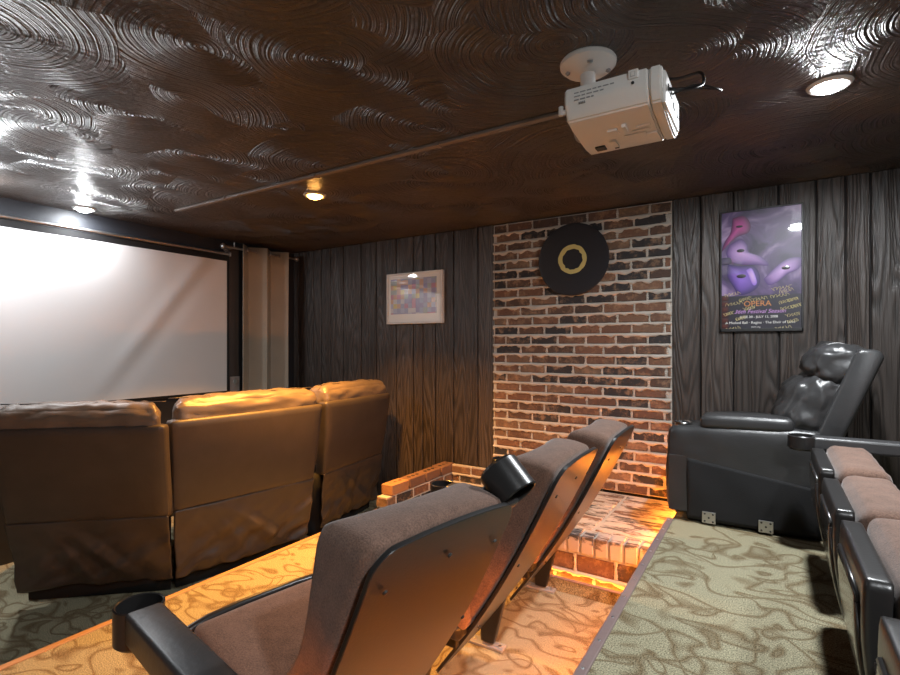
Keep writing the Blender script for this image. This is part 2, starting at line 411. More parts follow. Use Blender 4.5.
def spline(P, n=10):
    P = [Vector(p) for p in P]; out = []
    for i in range(len(P) - 1):
        p0 = P[max(i - 1, 0)]; p1 = P[i]; p2 = P[i + 1]; p3 = P[min(i + 2, len(P) - 1)]
        for k in range(n):
            t = k / n
            out.append(0.5 * ((2 * p1) + (-p0 + p2) * t + (2 * p0 - 5 * p1 + 4 * p2 - p3) * t * t + (-p0 + 3 * p1 - 3 * p2 + p3) * t ** 3))
    out.append(P[-1]); return out
def prism(bm, prof, y0, y1, bev=0.0, seg=3, fn=None):
    """prof: list of (x, z), extruded along y"""
    a = [bm.verts.new((x, y0, z)) for x, z in prof]; b_ = [bm.verts.new((x, y1, z)) for x, z in prof]
    n = len(prof); fs = [bm.faces.new(a), bm.faces.new(b_[::-1])]
    for i in range(n): fs.append(bm.faces.new((a[i], a[(i + 1) % n], b_[(i + 1) % n], b_[i])))
    bmesh.ops.recalc_face_normals(bm, faces=fs)
    if bev > 0:
        es = list(set(e for f in fs for e in f.edges))
        bmesh.ops.bevel(bm, geom=es, offset=bev, segments=seg, affect='EDGES', profile=0.5)
    if fn:
        for v in a + b_:
            if v.is_valid: v.co = fn(v.co)
    return bm
def cushion(bm, half, r, n=14, puff=(0, 0, 0), wr=0.0, wscale=9.0, seed=0, fn=None):
    """rounded box centred on the origin with puffed faces and wrinkles; fn maps it to its place"""
    res = bmesh.ops.create_cube(bm, size=2.0)
    es = list(set(e for v in res['verts'] for e in v.link_edges))
    before = set(bm.verts) - set(res['verts'])
    bmesh.ops.subdivide_edges(bm, edges=es, cuts=n, use_grid_fill=True)
    h = Vector(half)
    for v in bm.verts:
        if v in before: continue
        q = v.co.copy()
        # denser rings near the edges
        q = Vector([(c * (1.6 - 0.6 * abs(c))) if abs(c) < 1 else c for c in q])
        p = Vector((q.x * h.x, q.y * h.y, q.z * h.z))
        c = Vector([max(-h[i] + r, min(h[i] - r, p[i])) for i in range(3)])
        d = p - c
        nrm = d.normalized() if d.length > 1e-9 else Vector((0, 0, 0))
        p2 = c + nrm * r if d.length > 1e-9 else p
        ax = max(range(3), key=lambda i: abs(q[i]))
        u, w_ = [q[i] for i in range(3) if i != ax]
        p2[ax] += (1 if q[ax] > 0 else -1) * puff[ax] * max(0, 1 - u * u) ** 0.7 * max(0, 1 - w_ * w_) ** 0.7
        if wr:
            s = Vector((seed * 3.1, seed * 1.7, 0))
            k = noise.noise(p2 * wscale + s) + 0.5 * noise.noise(p2 * wscale * 2.3 + s)
            p2 += nrm * wr * k if nrm.length else Vector((0, 0, wr * k))
        v.co = fn(p2) if fn else p2
    return bm
def grid(bm, fn, nu, nv, mi=0):
    V = [[bm.verts.new(fn(i / nu, j / nv)) for j in range(nv + 1)] for i in range(nu + 1)]
    for i in range(nu):
        for j in range(nv):
            f = bm.faces.new((V[i][j], V[i + 1][j], V[i + 1][j + 1], V[i][j + 1])); f.material_index = mi
    return bm
def copy_tree(o, parent=None):
    c = o.copy(); COL.objects.link(c)
    PM[c.name] = PM[o.name]
    if parent is not None: c.parent = parent
    for ch in list(o.children): copy_tree(ch, c)
    return c

# ---------------------------------------------------------------- the room
YN, XE = -1.6, 1.7       # how far the room runs past the camera
bm = bm_new(); box(bm, XS, XE, YN, D, -0.06, 0.0)
box(bm, XS + 0.02, XS + 0.05, YN, D, Z1, -0.06)
struct('floor', bm, M['carpet'])
bm = bm_new(); box(bm, XF, XS + 0.02, YN, D, Z1 - 0.10, Z1)
struct('floor', bm, M['carpet'])
bm = bm_new(); box(bm, XW, XF, YN, D, Z2 - 0.05, Z2)
struct('floor', bm, M['carpet'])
bm = bm_new(); box(bm, XW - 0.05, XE, YN, D + 0.06, CEIL, CEIL + 0.06)
struct('ceiling', bm, M['ceiling'])
bm = bm_new(); box(bm, XW - 0.06, XW, YN, D + 0.06, Z2 - 0.05, CEIL)
struct('wall_front', bm, M['navy'])

# plank wall: every plank its own island with bevelled edges
gl = [XW, -4.011, -3.797, -3.693, -3.565, -3.402, -3.177, -2.997, -2.77, -2.585, -2.485, -2.359, -2.178, -1.953, -1.808]
gr = [-0.531, -0.366, -0.187, 0.044, 0.221, 0.352, 0.458, 0.66, 0.80, 1.0, 1.12, 1.33, 1.5, XE]
bm = bm_new()
box(bm, XW, XE, D + 0.022, D + 0.06, Z2, CEIL, mi=1)
for seq in (gl, gr):
    for a, b_ in zip(seq, seq[1:]):
        box(bm, a + 0.004, b_ - 0.004, D, D + 0.03, Z2 if a < XS else Z1, CEIL, bev=0.005, seg=1)
struct('wall_right', bm, [M['planks'], M['groove']])

# upright board beside the screen
bm = bm_new(); box(bm, XW, XW + 0.025, 2.775, 2.87, Z2, CEIL - 0.04, bev=0.004)
struct('trim_1', bm, M['board'])
# edge strip of the upper floor, with screws
bm = bm_new(); box(bm, XS - 0.028, XS + 0.004, YN, 2.80, -0.03, 0.006, bev=0.004)
struct('trim_2', bm, M['mauve'])
bm = bm_new()
y = 0.9
while y < 2.8:
    lathe(bm, [(0.0, 0.0015), (0.004, 0.0012), (0.005, 0)], (XS - 0.012, y, 0.006), seg=10); y += 0.155
o = obj('trim_screws', bm, M['silver']); o['kind'] = 'structure'; o.parent = bpy.data.objects['trim_2']
# edge strip of the middle floor
bm = bm_new(); box(bm, XF - 0.012, XF + 0.022, YN, 3.4, Z1 - 0.02, Z1 + 0.006, bev=0.004)
struct('trim_3', bm, M['brass'])
# carpeted curb with a thin wood strip in front of the hearth
bm = bm_new(); box(bm, -1.14, XS - 0.0, 2.548, 2.563, Z1, -0.335, bev=0.003)
struct('trim_4', bm, M['carpet'])
bm = bm_new(); box(bm, -1.14, XS - 0.03, 2.545, 2.567, -0.335, -0.328, bev=0.002)
struct('trim_5', bm, M['mauve'])

# ---------------------------------------------------------------- bricks
def brick_box(bm, x0, x1, y0, y1, z0, z1, j=0.003, mi=0):
    r = bmesh.ops.create_cube(bm, size=1.0)
    vs = r['verts']
    for v in vs:
        v.co = Vector((x0 + (v.co.x + .5) * (x1 - x0), y0 + (v.co.y + .5) * (y1 - y0), z0 + (v.co.z + .5) * (z1 - z0)))
        v.co += Vector((R.uniform(-j, j), R.uniform(-j * .6, j * .6), R.uniform(-j, j)))
    es = list(set(e for v in vs for e in v.link_edges))
    rr = bmesh.ops.bevel(bm, geom=es, offset=0.004, segments=1, affect='EDGES')
    for f in set(f for v in rr['verts'] for f in v.link_faces): f.material_index = mi
def face_y(bm, x0, x1, z0, z1, yf, ch, L, depth=0.05, phase=0.0, weep=True):
    """a brick face looking to -y: bricks (material 0), ragged squeezed mortar (material 1)"""
    g = 0.014
    box(bm, x0, x1, yf + 0.007, yf + depth + 0.01, z0, z1, mi=1)
    nrow = max(1, round((z1 - z0) / ch)); ch = (z1 - z0) / nrow
    for i in range(nrow):
        za = z0 + i * ch; x = x0 - (L * 0.5 if i % 2 else 0) - phase + R.uniform(-.012, .012)
        while x < x1:
            a = max(x, x0); b_ = min(x + L, x1)
            if b_ - a > 0.03:
                o_ = R.uniform(-0.003, 0.003)
                brick_box(bm, a + g / 2, b_ - g / 2, yf + o_, yf + depth, za + g / 2, za + ch - g / 2)
                if weep and b_ < x1 - 0.02:       # blobs of mortar standing out of the upright joint
                    zz = [za + ch * k / 5 for k in range(6)]
                    for k in range(5):
                        w1 = g / 2 * R.uniform(0.6, 1.5)
                        brick_box(bm, b_ - w1, b_ + w1, yf - 0.004, yf + 0.015, zz[k], zz[k + 1] + 0.002, 0.0015, 1)
            x += L
        if weep and i > 0:
            n = int((x1 - x0) / 0.014)
            prev = None
            for k in range(n + 1):
                xx = x0 + (x1 - x0) * k / n
                lo = za - g * 0.5 - max(0, 0.022 * (noise.noise(Vector((xx * 20, i * 3.7, 0))) + 0.22)) - R.uniform(0, 0.007)
                hi = za + g * 0.45 + max(0, 0.005 * noise.noise(Vector((xx * 25, i * 9.1, 4))))
                pr = yf - 0.006 + 0.003 * noise.noise(Vector((xx * 30, i, 2)))
                q = [bm.verts.new((xx, yf + 0.006, hi)), bm.verts.new((xx, pr, hi - 0.003)), bm.verts.new((xx, pr - 0.002, (hi + lo) / 2)), bm.verts.new((xx, pr + 0.001, lo + 0.001)), bm.verts.new((xx, yf + 0.006, lo))]
                if prev:
                    for c in range(4):
                        f = bm.faces.new((prev[c], q[c], q[c + 1], prev[c + 1])); f.material_index = 1; f.smooth = True
                prev = q
CX0, CX1 = -1.808, -0.531
HT_ = -0.10
t = thing('brick_chimney', 'wide dark red and black brick chimney breast with squeezed pale mortar, floor to ceiling', 'chimney', ((CX0 + CX1) / 2, D, Z1))
bm = bm_new()
face_y(bm, CX0, CX1, HT_, CEIL - 0.008, D - 0.012, 0.0705, 0.205, depth=0.022, phase=0.09)
obj('brickwork', bm, [M['brick'], M['mortar']], t)

# the hearth: solid block on the right, low hollow-brick wall on the left, ledge along the wall
HY, HT = 2.60, -0.105
HX0, HX1 = -1.14, -0.475
t = thing('brick_hearth', 'raised brick hearth smeared with white mortar, at the foot of the brick chimney', 'hearth', (-1.3, 3.05, Z1))
bm = bm_new()
box(bm, HX0 + 0.006, HX1 - 0.006, HY + 0.008, D - 0.03, Z1, HT - 0.006, mi=1)
face_y(bm, HX0, HX1, Z1, HT - 0.100, HY, 0.0975, 0.21, depth=0.05, phase=0.05)
x = HX1                                                # top row of brick heads along the front
while x > HX0 + 0.02:
    brick_box(bm, x - 0.064, x - 0.002, HY - 0.006, HY + 0.105, HT - 0.092, HT + R.uniform(-.002, .003), 0.003, 2); x -= 0.073
y = HY + 0.118
while y < D - 0.085:                                    # rows running back to the chimney
    for a, b_ in ((HX0, -0.81), (-0.792, HX1)):
        brick_box(bm, a, b_, y, y + 0.062, HT - 0.09, HT + R.uniform(-.003, .003), 0.004, 2)
    y += 0.074
y = HY + 0.05
while y < D - 0.1:                                     # side toward the step
    brick_box(bm, HX1 - 0.03, HX1 + 0.004, y, y + 0.19, Z1 + 0.01, Z1 + 0.09, 0.003, 0)
    brick_box(bm, HX1 - 0.03, HX1 + 0.004, y + 0.1, y + 0.28, Z1 + 0.105, Z1 + 0.185, 0.003, 0); y += 0.2
obj('raised_block', bm, [M['brick'], M['mortar'], M['smear']], t)
bm = bm_new()
LX0, LX1 = -2.25, -2.155
box(bm, LX0 + .006, LX1 - .006, 2.64, 3.49, Z1, -0.135, mi=1)
for i in range(4):                                     # low wall, face toward the chairs' side
    za = Z1 + i * 0.066; y = 2.632 - (0.09 if i % 2 else 0)
    while y < 3.48:
        a = max(y, 2.632); b_ = min(y + 0.19, 3.49)
        if b_ - a > .03: brick_box(bm, LX0, LX1, a + .005, b_ - .005, za + .005, za + .06, 0.003, 0)
        y += 0.2
obj('low_wall', bm, [M['brick'], M['mortar']], t)
bm = bm_new()
face_y(bm, LX1 - 0.02, HX0 + 0.01, Z1, -0.07, D - 0.06, 0.066, 0.2, depth=0.03)
obj('wall_ledge', bm, [M['brick'], M['mortar']], t)
yy = 2.69
for k in range(4):
    bm = bm_new(); L = 0.200
    brick_box(bm, LX0 - (0.004 if k else 0.0), LX1, yy, yy + L - 0.012, -0.13, -0.064, 0.003, 0)
    for q in range(3):
        cyl(bm, ((LX0 + LX1) / 2, yy + 0.045 + q * 0.05, -0.08), ((LX0 + LX1) / 2, yy + 0.045 + q * 0.05, -0.0625), 0.014, seg=14, mi=1)
    o = obj('hollow_brick', bm, [M['hollow'] if k == 0 else M['hollow2'], M['hole']], t)
    if k == 0: o['label'] = 'pale tan hollow brick with three holes'
    yy += L + 0.004

# amber rope light tucked under the edge of the upper floor
bm = bm_new(); tube(bm, [(XS - 0.004, -0.6, -0.046), (XS - 0.004, 1.0, -0.046), (XS - 0.004, 2.0, -0.046), (XS - 0.004, 3.46, -0.046)], 0.007)
o = obj('rope_light', bm, M['rope'], smooth=True)
tag(o, 'amber rope light glowing under the edge of the upper floor beside the hearth', 'rope light')

bm = bm_new(); tube(bm, [(-1.12, 2.580, -0.362), (-0.8, 2.580, -0.362), (XS - 0.06, 2.580, -0.362)], 0.006)
o = obj('rope_light', bm, M['rope2'], smooth=True)
tag(o, 'amber rope light hidden behind the low carpeted curb at the foot of the brick hearth', 'rope light')

# ---------------------------------------------------------------- screen side
SX = XW + 0.035
t = thing('projection_screen', 'wide white projection screen with black border on the dark end wall', 'screen', (SX, 1.72, 0.45))
SY0, SY1, SZ0, SZ1 = 0.70, 2.735, 0.485, 1.625
def scr(u, v):
    y = SY0 + u * (SY1 - SY0); z = SZ0 + v * (SZ1 - SZ0)
    s = (u - 0.56) - (v - 0.2) * 0.42                     # the long slanting ripple
    d = 0.0045 * math.exp(-(s / 0.035) ** 2) * min(1, max(0, v * 3)) - 0.0022 * math.exp(-((s - .06) / 0.04) ** 2)
    return Vector((SX + 0.012 + d + 0.004 * sin(u * 38) * max(0, v - 0.7) * u, y, z))
bm = bm_new(); grid(bm, scr, 90, 40); obj('screen_surface', bm, M['screen'], t, smooth=True)
bm = bm_new()
box(bm, SX - 0.02, SX + 0.004, SY0 - 0.06, SY1 + 0.03, SZ0 - 0.025, SZ1 + 0.05, bev=0.003)
obj('black_border', bm, M['blackm'], t)
bm = bm_new(); cyl(bm, (SX + 0.004, SY0 - 0.08, 1.690), (SX + 0.004, 2.765, 1.690), 0.013); box(bm, SX - 0.012, SX + 0.02, 2.76, 2.775, 1.672, 1.705, bev=.003)
obj('top_tube', bm, M['silver'], t, smooth='auto')

t = thing('wall_outlet', 'small taupe wall plate with round socket, right of the projection screen', 'outlet', (XW + 0.026, 2.825, 0.53))
bm = bm_new(); box(bm, XW + 0.025, XW + 0.033, 2.778, 2.872, 0.455, 0.605, bev=0.003); obj('plate', bm, M['plate'], t)
bm = bm_new(); lathe(bm, [(0, .004), (.02, .004), (.022, 0)], (XW + 0.033, 2.825, 0.56), (1, 0, 0), seg=20); obj('socket', bm, M['silver'], t, smooth='auto')

# curtain on its rod
t = thing('curtain_rod', 'short silver curtain rod with a knob finial above the taupe curtain', 'curtain rod', (-3.97, 3.0, 1.735))
bm = bm_new(); cyl(bm, (-3.965, 2.67, 1.735), (-3.965, 3.42, 1.735), 0.009); obj('rod', bm, M['silver'], t, smooth='auto')
for yy, s in ((2.67, -1), (3.42, 1)):
    bm = bm_new(); lathe(bm, [(0.0, 0.045), (.018, .04), (.026, .028), (.02, .012), (.011, .004), (.011, -.01)], (-3.965, yy, 1.735), (0, s, 0), seg=20); obj('finial', bm, M['silver'], t, smooth=True)
bm = bm_new(); cyl(bm, (XW, 2.755, 1.735), (-3.957, 2.755, 1.735), 0.006); cyl(bm, (XW, 2.755, 1.735), (XW + .008, 2.755, 1.735), .022); cyl(bm, (-3.965, 2.755, 1.725), (-3.965, 2.755, 1.785), .006)
obj('bracket', bm, M['silver'], t, smooth='auto')
t = thing('curtain', 'taupe satin grommet curtain hanging in the corner right of the screen', 'curtain', (-3.965, 3.05, Z2 + 0.02))
def cur(u, v):
    y = 2.80 + 0.50 * u
    a = 0.046 + 0.008 * v
    ph = u * 2 * pi * 2.0 + 1.45
    return Vector((-3.965 + a * sin(ph) + 0.008 * noise.noise(Vector((u * 9, v * 2, 1))), y + 0.012 * sin(2 * ph) + 0.01 * (1 - v) * sin(u * 6), Z2 + 0.02 + v * (1.775 - Z2 - 0.02)))
bm = bm_new(); grid(bm, cur, 110, 16)
o = obj('drape', bm, M['curtain'], t, smooth=True)
sm = o.modifiers.new('thick', 'SOLIDIFY'); sm.thickness = 0.003
for k in range(7):
    u = (k * pi - 1.45) / (2 * pi * 2.0)
    if 0 < u < 1:
        p = cur(u, 1.0); s = 1 if k % 2 == 0 else -1
        bm = bm_new(); lathe(bm, [(.014, -.004), (.022, -.004), (.024, 0), (.022, .004), (.014, .004), (.014, -.004)], (-3.965, p.y, 1.735), (0.5 * s, 1, 0), seg=20); obj('grommet', bm, M['silver'], t, smooth=True)

# ---------------------------------------------------------------- ceiling things
for (xy, e, c), lab in zip(LAMPS, ('white ceiling downlight close to the projection screen', 'amber glowing ceiling downlight beside the brown raceway', 'white ceiling downlight right of the projector')):
    t = thing('downlight', lab, 'ceiling light', (xy[0], xy[1], CEIL), 0, None)
    bm = bm_new(); lathe(bm, [(.046, -.006), (.060, -.010), (.068, -.004), (.070, 0)], (xy[0], xy[1], CEIL), seg=32); obj('trim_ring', bm, M['trim_w'], t, smooth=True)
    bm = bm_new(); lathe(bm, [(.0005, -.026), (.02, -.024), (.036, -.017), (.046, -.006)], (xy[0], xy[1], CEIL), seg=28)
    obj('lens', bm, M['lens_o'] if c is AMBER else M['lens_w'], t, smooth=True)
bm = bm_new(); box(bm, -3.45, -0.62, 1.935, 1.965, CEIL - 0.016, CEIL, bev=0.004)
for x in (-2.9, -2.1, -1.3): box(bm, x, x + 0.02, 1.931, 1.969, CEIL - 0.019, CEIL, bev=0.002)
tag(obj('cable_raceway', bm, M['race']), 'long thin brown cable raceway running along the ceiling to the projector', 'cable cover')

# projector mount and projector
MX, MY = -0.505, 1.650
t = thing('projector_mount', 'round white ceiling mount with short pole holding the projector', 'projector mount', (MX, MY, CEIL))
bm = bm_new(); lathe(bm, [(.0, 0), (.086, 0), (.090, -.006), (.089, -.016), (.074, -.030), (.04, -.040), (.028, -.044), (.0, -.044)], (MX, MY, CEIL), seg=48)
obj('ceiling_plate', bm, M['white'], t, smooth='auto')
for a in (0.4, 1.97, 3.54, 5.11):
    bm = bm_new(); q = Vector((MX + .062 * cos(a), MY + .062 * sin(a), CEIL - .0345))
    lathe(bm, [(0, -.003), (.008, -.003), (.010, 0.004)], q, (cos(a) * .5, sin(a) * .5, 1), seg=14); obj('bolt', bm, M['grey'], t, smooth='auto')
bm = bm_new(); cyl(bm, (MX, MY, CEIL - .04), (MX, MY, 1.665), .024); lathe(bm, [(.024, .016), (.031, .012), (.031, -.012), (.024, -.016)], (MX, MY, 1.672)); obj('pole', bm, M['white'], t, smooth='auto')
bm = bm_new()
cyl(bm, (MX, MY, 1.668), (MX, MY, 1.650), .045, seg=20)
for dx, dy in ((-.07, -.06), (.07, -.06), (-.06, .07), (.08, .06)):
    tube(bm, [(MX, MY, 1.655), (MX + dx * .6, MY + dy * .6, 1.652), (MX + dx, MY + dy, 1.640)], .008)
    cyl(bm, (MX + dx, MY + dy, 1.632), (MX + dx, MY + dy, 1.66), .008, seg=10)
obj('arm_bracket', bm, M['white'], t, smooth='auto')

PX0, PX1, PY0, PY1 = -0.505, -0.235, 1.425, 1.705
t = thing('projector', 'white video projector hanging upside down under the ceiling mount', 'projector', ((PX0 + PX1) / 2, (PY0 + PY1) / 2, 1.632))
def pyz(px0, px1, ins=0.0):
    pr = [(PY0 + ins, 1.628), (PY0 - .004 + ins, 1.60), (PY0 + ins, 1.572), (PY0 + .022 + ins, 1.540), (PY0 + .07, 1.528 + ins), (PY1 - .08, 1.514 + ins), (PY1 - .03 - ins, 1.516), (PY1 - ins, 1.535), (PY1 - ins, 1.61), (PY1 - .02 - ins, 1.630)]
    b_ = bm_new()
    a = [b_.verts.new((px0, y, z)) for y, z in pr]; c = [b_.verts.new((px1, y, z)) for y, z in pr]
    n = len(pr); fs = [b_.faces.new(a), b_.faces.new(c[::-1])]
    for i in range(n): fs.append(b_.faces.new((a[i], a[(i + 1) % n], c[(i + 1) % n], c[i])))
    bmesh.ops.recalc_face_normals(b_, faces=fs)
    bmesh.ops.bevel(b_, geom=list(set(e for f in fs for e in f.edges)), offset=.005, segments=2, affect='EDGES')
    return b_
obj('body', pyz(PX0, PX1 - .040), M['white'], t, smooth='auto')
obj('end_cover', pyz(PX1 - .038, PX1 - .006, 0.001), M['white'], t, smooth='auto')
bm = bm_new(); box(bm, PX1 - .010, PX1, PY0 + .025, PY1 - .02, 1.535, 1.622, bev=.004)
obj('rear_panel', bm, M['white'], t)
for k, (ya, za) in enumerate(((PY0 + .06, 1.59), (PY0 + .10, 1.59), (PY0 + .15, 1.575), (PY0 + .21, 1.575))):
    bm = bm_new(); box(bm, PX1 - .002, PX1 + .003, ya, ya + .026, za - .009, za + .009, bev=.002); obj('port', bm, M['darkgrey'], t)
for x0, n in ((-.475, 3), (-.425, 3)):
    pass
for r_ in range(3):                                     # small printed lines and the vent on the side
    bm = bm_new()
    x = -.475
    while x < -.36 - r_ * .03:
        l = R.uniform(.006, .018); box(bm, x, x + l, PY0 - .0045, PY0 - .001, 1.606 - r_ * .010, 1.609 - r_ * .010); x += l + .004
    obj('printed_line', bm, M['grey'], t)
bm = bm_new()
for k in range(4): box(bm, -.462 + k * .005, -.459 + k * .005, PY0 - .0045, PY0 + .004, 1.575, 1.580)
obj('vent', bm, M['grey'], t)
bm = bm_new(); box(bm, -.325, -.298, PY0 - .008, PY0 + .01, 1.604, 1.629, bev=.003); box(bm, -.318, -.306, PY0 - .0095, PY0, 1.609, 1.622, bev=.001, mi=1)
obj('latch', bm, [M['white'], M['grey']], t)
bm = bm_new(); cyl(bm, (-.313, PY0 - .006, 1.594), (-.313, PY0 + .004, 1.594), .004, seg=12); obj('screw', bm, M['darkgrey'], t)
zc = lambda y: 1.528 - (y - PY0 - .07) * .014 / .13
bm = bm_new()
for (xa, ya, w_, l_) in ((-.41, .10, .03, .03), (-.365, .085, .012, .06), (-.345, .13, .05, .012), (-.33, .11, .04, .010), (-.37, .15, .06, .012), (-.31, .16, .03, .03), (-.42, .16, .02, .05)):
    y = PY0 + ya; box(bm, xa, xa + w_, y, y + l_, zc(y + l_) - .003, zc(y) + .002, bev=.001)
obj('raised_emblem', bm, M['white'], t)
for xa, ya, w_, l_ in ((-.47, .185, .03, .03), (-.415, .19, .012, .03)):
    bm = bm_new(); y = PY0 + ya; box(bm, xa, xa + w_, y, y + l_, 1.510, 1.522)
    obj('button', bm, M['darkgrey'], t)
bm = bm_new(); lathe(bm, [(0, -.003), (.005, -.002), (.006, .002)], (-.300, PY0 + .175, zc(PY0 + .175) - .001), seg=14); obj('indicator_lamp', bm, M['led'], t)
bm = bm_new(); lathe(bm, [(0, .02), (.035, .02), (.040, .014), (.042, 0)], (PX0, PY0 + .17, 1.575), (-1, 0, 0), seg=28); obj('lens_ring', bm, M['grey'], t, smooth='auto')
bm = bm_new(); box(bm, PX0 - .005, PX0 + .004, PY0 + .03, PY0 + .08, 1.545, 1.60, bev=.003); obj('front_grille', bm, M['grey'], t)
for k, (pts, mt, lab) in enumerate((
    ([(PX1, 1.50, 1.59), (PX1 + .035, 1.50, 1.58), (PX1 + .075, 1.57, 1.612), (PX1 + .06, 1.66, 1.69), (PX1 - .02, 1.72, 1.72), (PX1 - .15, 1.80, 1.80)], M['blackm'], 'thick black cable looping from the rear of the projector'),
    ([(PX1, 1.54, 1.59), (PX1 + .06, 1.56, 1.61), (PX1 + .115, 1.66, 1.625), (PX1 + .08, 1.76, 1.68), (PX1 - .05, 1.82, 1.74), (PX1 - .25, 1.90, 1.806)], M['blackm'], 'outer black cable looping wide behind the projector'),
    ([(PX0 - .005, 1.56, 1.60), (PX0 - .03, 1.58, 1.61), (PX0 - .035, 1.62, 1.635), (PX0 - .005, 1.66, 1.66), (PX0 + .05, 1.75, 1.75), (PX0 + .0, 1.92, 1.803)], M['white'], 'white cable curling at the front of the projector'))):
    bm = bm_new(); tube(bm, spline(pts, 8), .0045 if k != 1 else .003, 8)
    tag(obj('cable', bm, mt, smooth=True), lab, 'cable')

# ---------------------------------------------------------------- things on the wall
YWL = D
t = thing('framed_artwork', 'silver framed print of small coloured squares on the plank wall', 'picture', (-2.565, YWL, 1.05))
AX0, AX1, AZ0, AZ1 = -2.85, -2.265, 1.068, 1.505
bm = bm_new()
for q in ((AX0, AX0 + .018, AZ0, AZ1), (AX1 - .018, AX1, AZ0, AZ1), (AX0 + .018, AX1 - .018, AZ0, AZ0 + .018), (AX0 + .018, AX1 - .018, AZ1 - .018, AZ1)):
    box(bm, q[0], q[1], YWL - .034, YWL, q[2], q[3], bev=.003)
obj('frame', bm, M['frame'], t)
bm = bm_new(); box(bm, AX0 + .015, AX1 - .015, YWL - .026, YWL - .005, AZ0 + .015, AZ1 - .015); obj('mat_board', bm, M['mat'], t)
bm = bm_new(); box(bm, AX0 + .045, AX1 - .06, YWL - .0275, YWL - .020, AZ0 + .085, AZ1 - .05); obj('print', bm, M['patch'], t)

t = thing('record', 'large black record disc with a gold ring, hung on the brick chimney', 'wall decoration', (-1.17, D - .02, 1.24))
q0 = Vector((-1.170, D - .034, 1.487))
bm = bm_new(); lathe(bm, [(.0, .012), (.076, .012)], q0, (0, -1, 0), seg=64)
lathe(bm, [(.095, .013)] + [(.098 + k * .014, .013 + (.0012 if k % 2 else 0)) for k in range(10)] + [(.250, .012), (.254, .006), (.250, 0), (.0, 0)], q0, (0, -1, 0), seg=72)
obj('disc', bm, M['vinyl'], t, smooth='auto')
bm = bm_new(); seg = 72; rings = []
for rr, h in ((1, .012), (1, .017), (0, .017), (0, .012)):
    ring = []
    for k in range(seg):
        a = 2 * pi * k / seg
        ra = .072 + .010 * noise.noise(Vector((cos(a) * 3, sin(a) * 3, 0))) if rr == 0 else .102 + .003 * noise.noise(Vector((cos(a) * 4, sin(a) * 4, 5)))
        ring.append(bm.verts.new(q0 + Vector((ra * cos(a), -h, ra * sin(a)))))
    rings.append(ring)
for a, b_ in zip(rings, rings[1:]):
    for k in range(seg): bm.faces.new((a[k], a[(k + 1) % seg], b_[(k + 1) % seg], b_[k]))
obj('ring', bm, M['gold'], t)

PXa, PXb, PZa, PZb = -0.257, 0.160, 0.967, 1.693
zsplit = 1.180
t = thing('poster', 'framed purple opera poster of carnival masks, signed in gold, on the plank wall', 'poster', (-.05, D, zsplit))
bm = bm_new()
for q in ((PXa, PXa + .009, PZa, PZb), (PXb - .009, PXb, PZa, PZb), (PXa, PXb, PZa, PZa + .018), (PXa, PXb, PZb - .008, PZb)):
    box(bm, q[0], q[1], D - .024, D, q[2], q[3], bev=.002)
obj('frame', bm, M['blackm'], t)
bm = bm_new(); box(bm, PXa + .004, PXb - .004, D - .016, D - .002, PZa + .004, PZb - .004); obj('print', bm, M['poster'], t)
PW, PH = PXb - PXa, PZb - PZa
def pp(u, v, off=.0165): return Vector((PXa + u * PW, D - off, PZb - v * PH))     # u, v from the poster's top left
def shape(bm, outline, cen, ccol, ecol, off):
    cl = bm.loops.layers.color.get('print') or bm.loops.layers.color.new('print')
    pts = [Vector((a, b_, 0)) for a, b_ in outline]; pts = spline(pts + [pts[0]], 5)[:-1]
    c = bm.verts.new(pp(cen[0], cen[1], off + .0008)); mid = []; edge = []
    for p in pts:
        edge.append(bm.verts.new(pp(p.x, p.y, off)))
        mid.append(bm.verts.new(pp(cen[0] + (p.x - cen[0]) * .6, cen[1] + (p.y - cen[1]) * .6, off + .0006)))
    n = len(pts); colr = {c: ccol}
    for e in edge: colr[e] = ecol
    for m_ in mid: colr[m_] = tuple(.65 * a + .35 * b_ for a, b_ in zip(ccol, ecol))
    fs = []
    for k in range(n):
        fs.append(bm.faces.new((c, mid[k], mid[(k + 1) % n]))); fs.append(bm.faces.new((mid[k], edge[k], edge[(k + 1) % n], mid[(k + 1) % n])))
    for f in fs:
        for l in f.loops: l[cl] = (*colr[l.vert], 1)
bm = bm_new()
pk, pe = (.78, .30, .62), (.26, .07, .26); lv, le = (.80, .66, .88), (.26, .15, .42); vi, ve = (.55, .40, .82), (.12, .06, .30)
shape(bm, [(.16, .06), (.30, .05), (.38, .12), (.36, .19), (.22, .22), (.10, .28), (.02, .33), (.06, .25), (.13, .18)], (.25, .14), pk, pe, .0168)
shape(bm, [(.12, .28), (.26, .24), (.34, .29), (.36, .35), (.52, .40), (.60, .47), (.44, .46), (.28, .45), (.14, .42), (.08, .35)], (.25, .35), lv, le, .0172)
shape(bm, [(.10, .44), (.26, .46), (.44, .48), (.50, .58), (.44, .66), (.26, .70), (.16, .62), (.09, .53)], (.26, .56), vi, ve, .0168)
shape(bm, [(.54, .58), (.66, .50), (.82, .43), (.97, .43), (.95, .51), (.82, .55), (.70, .61), (.60, .63)], (.78, .51), lv, le, .0170)
shape(bm, [(.33, .50), (.40, .49), (.46, .60), (.41, .62)], (.40, .55), lv, vi, .0178)
shape(bm, [(.0, .385), (.12, .385), (.15, .42), (.12, .44), (.0, .44)], (.07, .41), (.30, .27, .38), (.16, .13, .24), .0176)
for cx, cy, rx, ry in ((.245, .135, .045, .010), (.26, .335, .05, .014), (.27, .545, .06, .016), (.80, .50, .05, .014)):
    shape(bm, [(cx + rx * cos(k * pi / 4), cy + ry * sin(k * pi / 4)) for k in range(8)], (cx, cy), (.03, .015, .05), (.12, .06, .16), .0184)
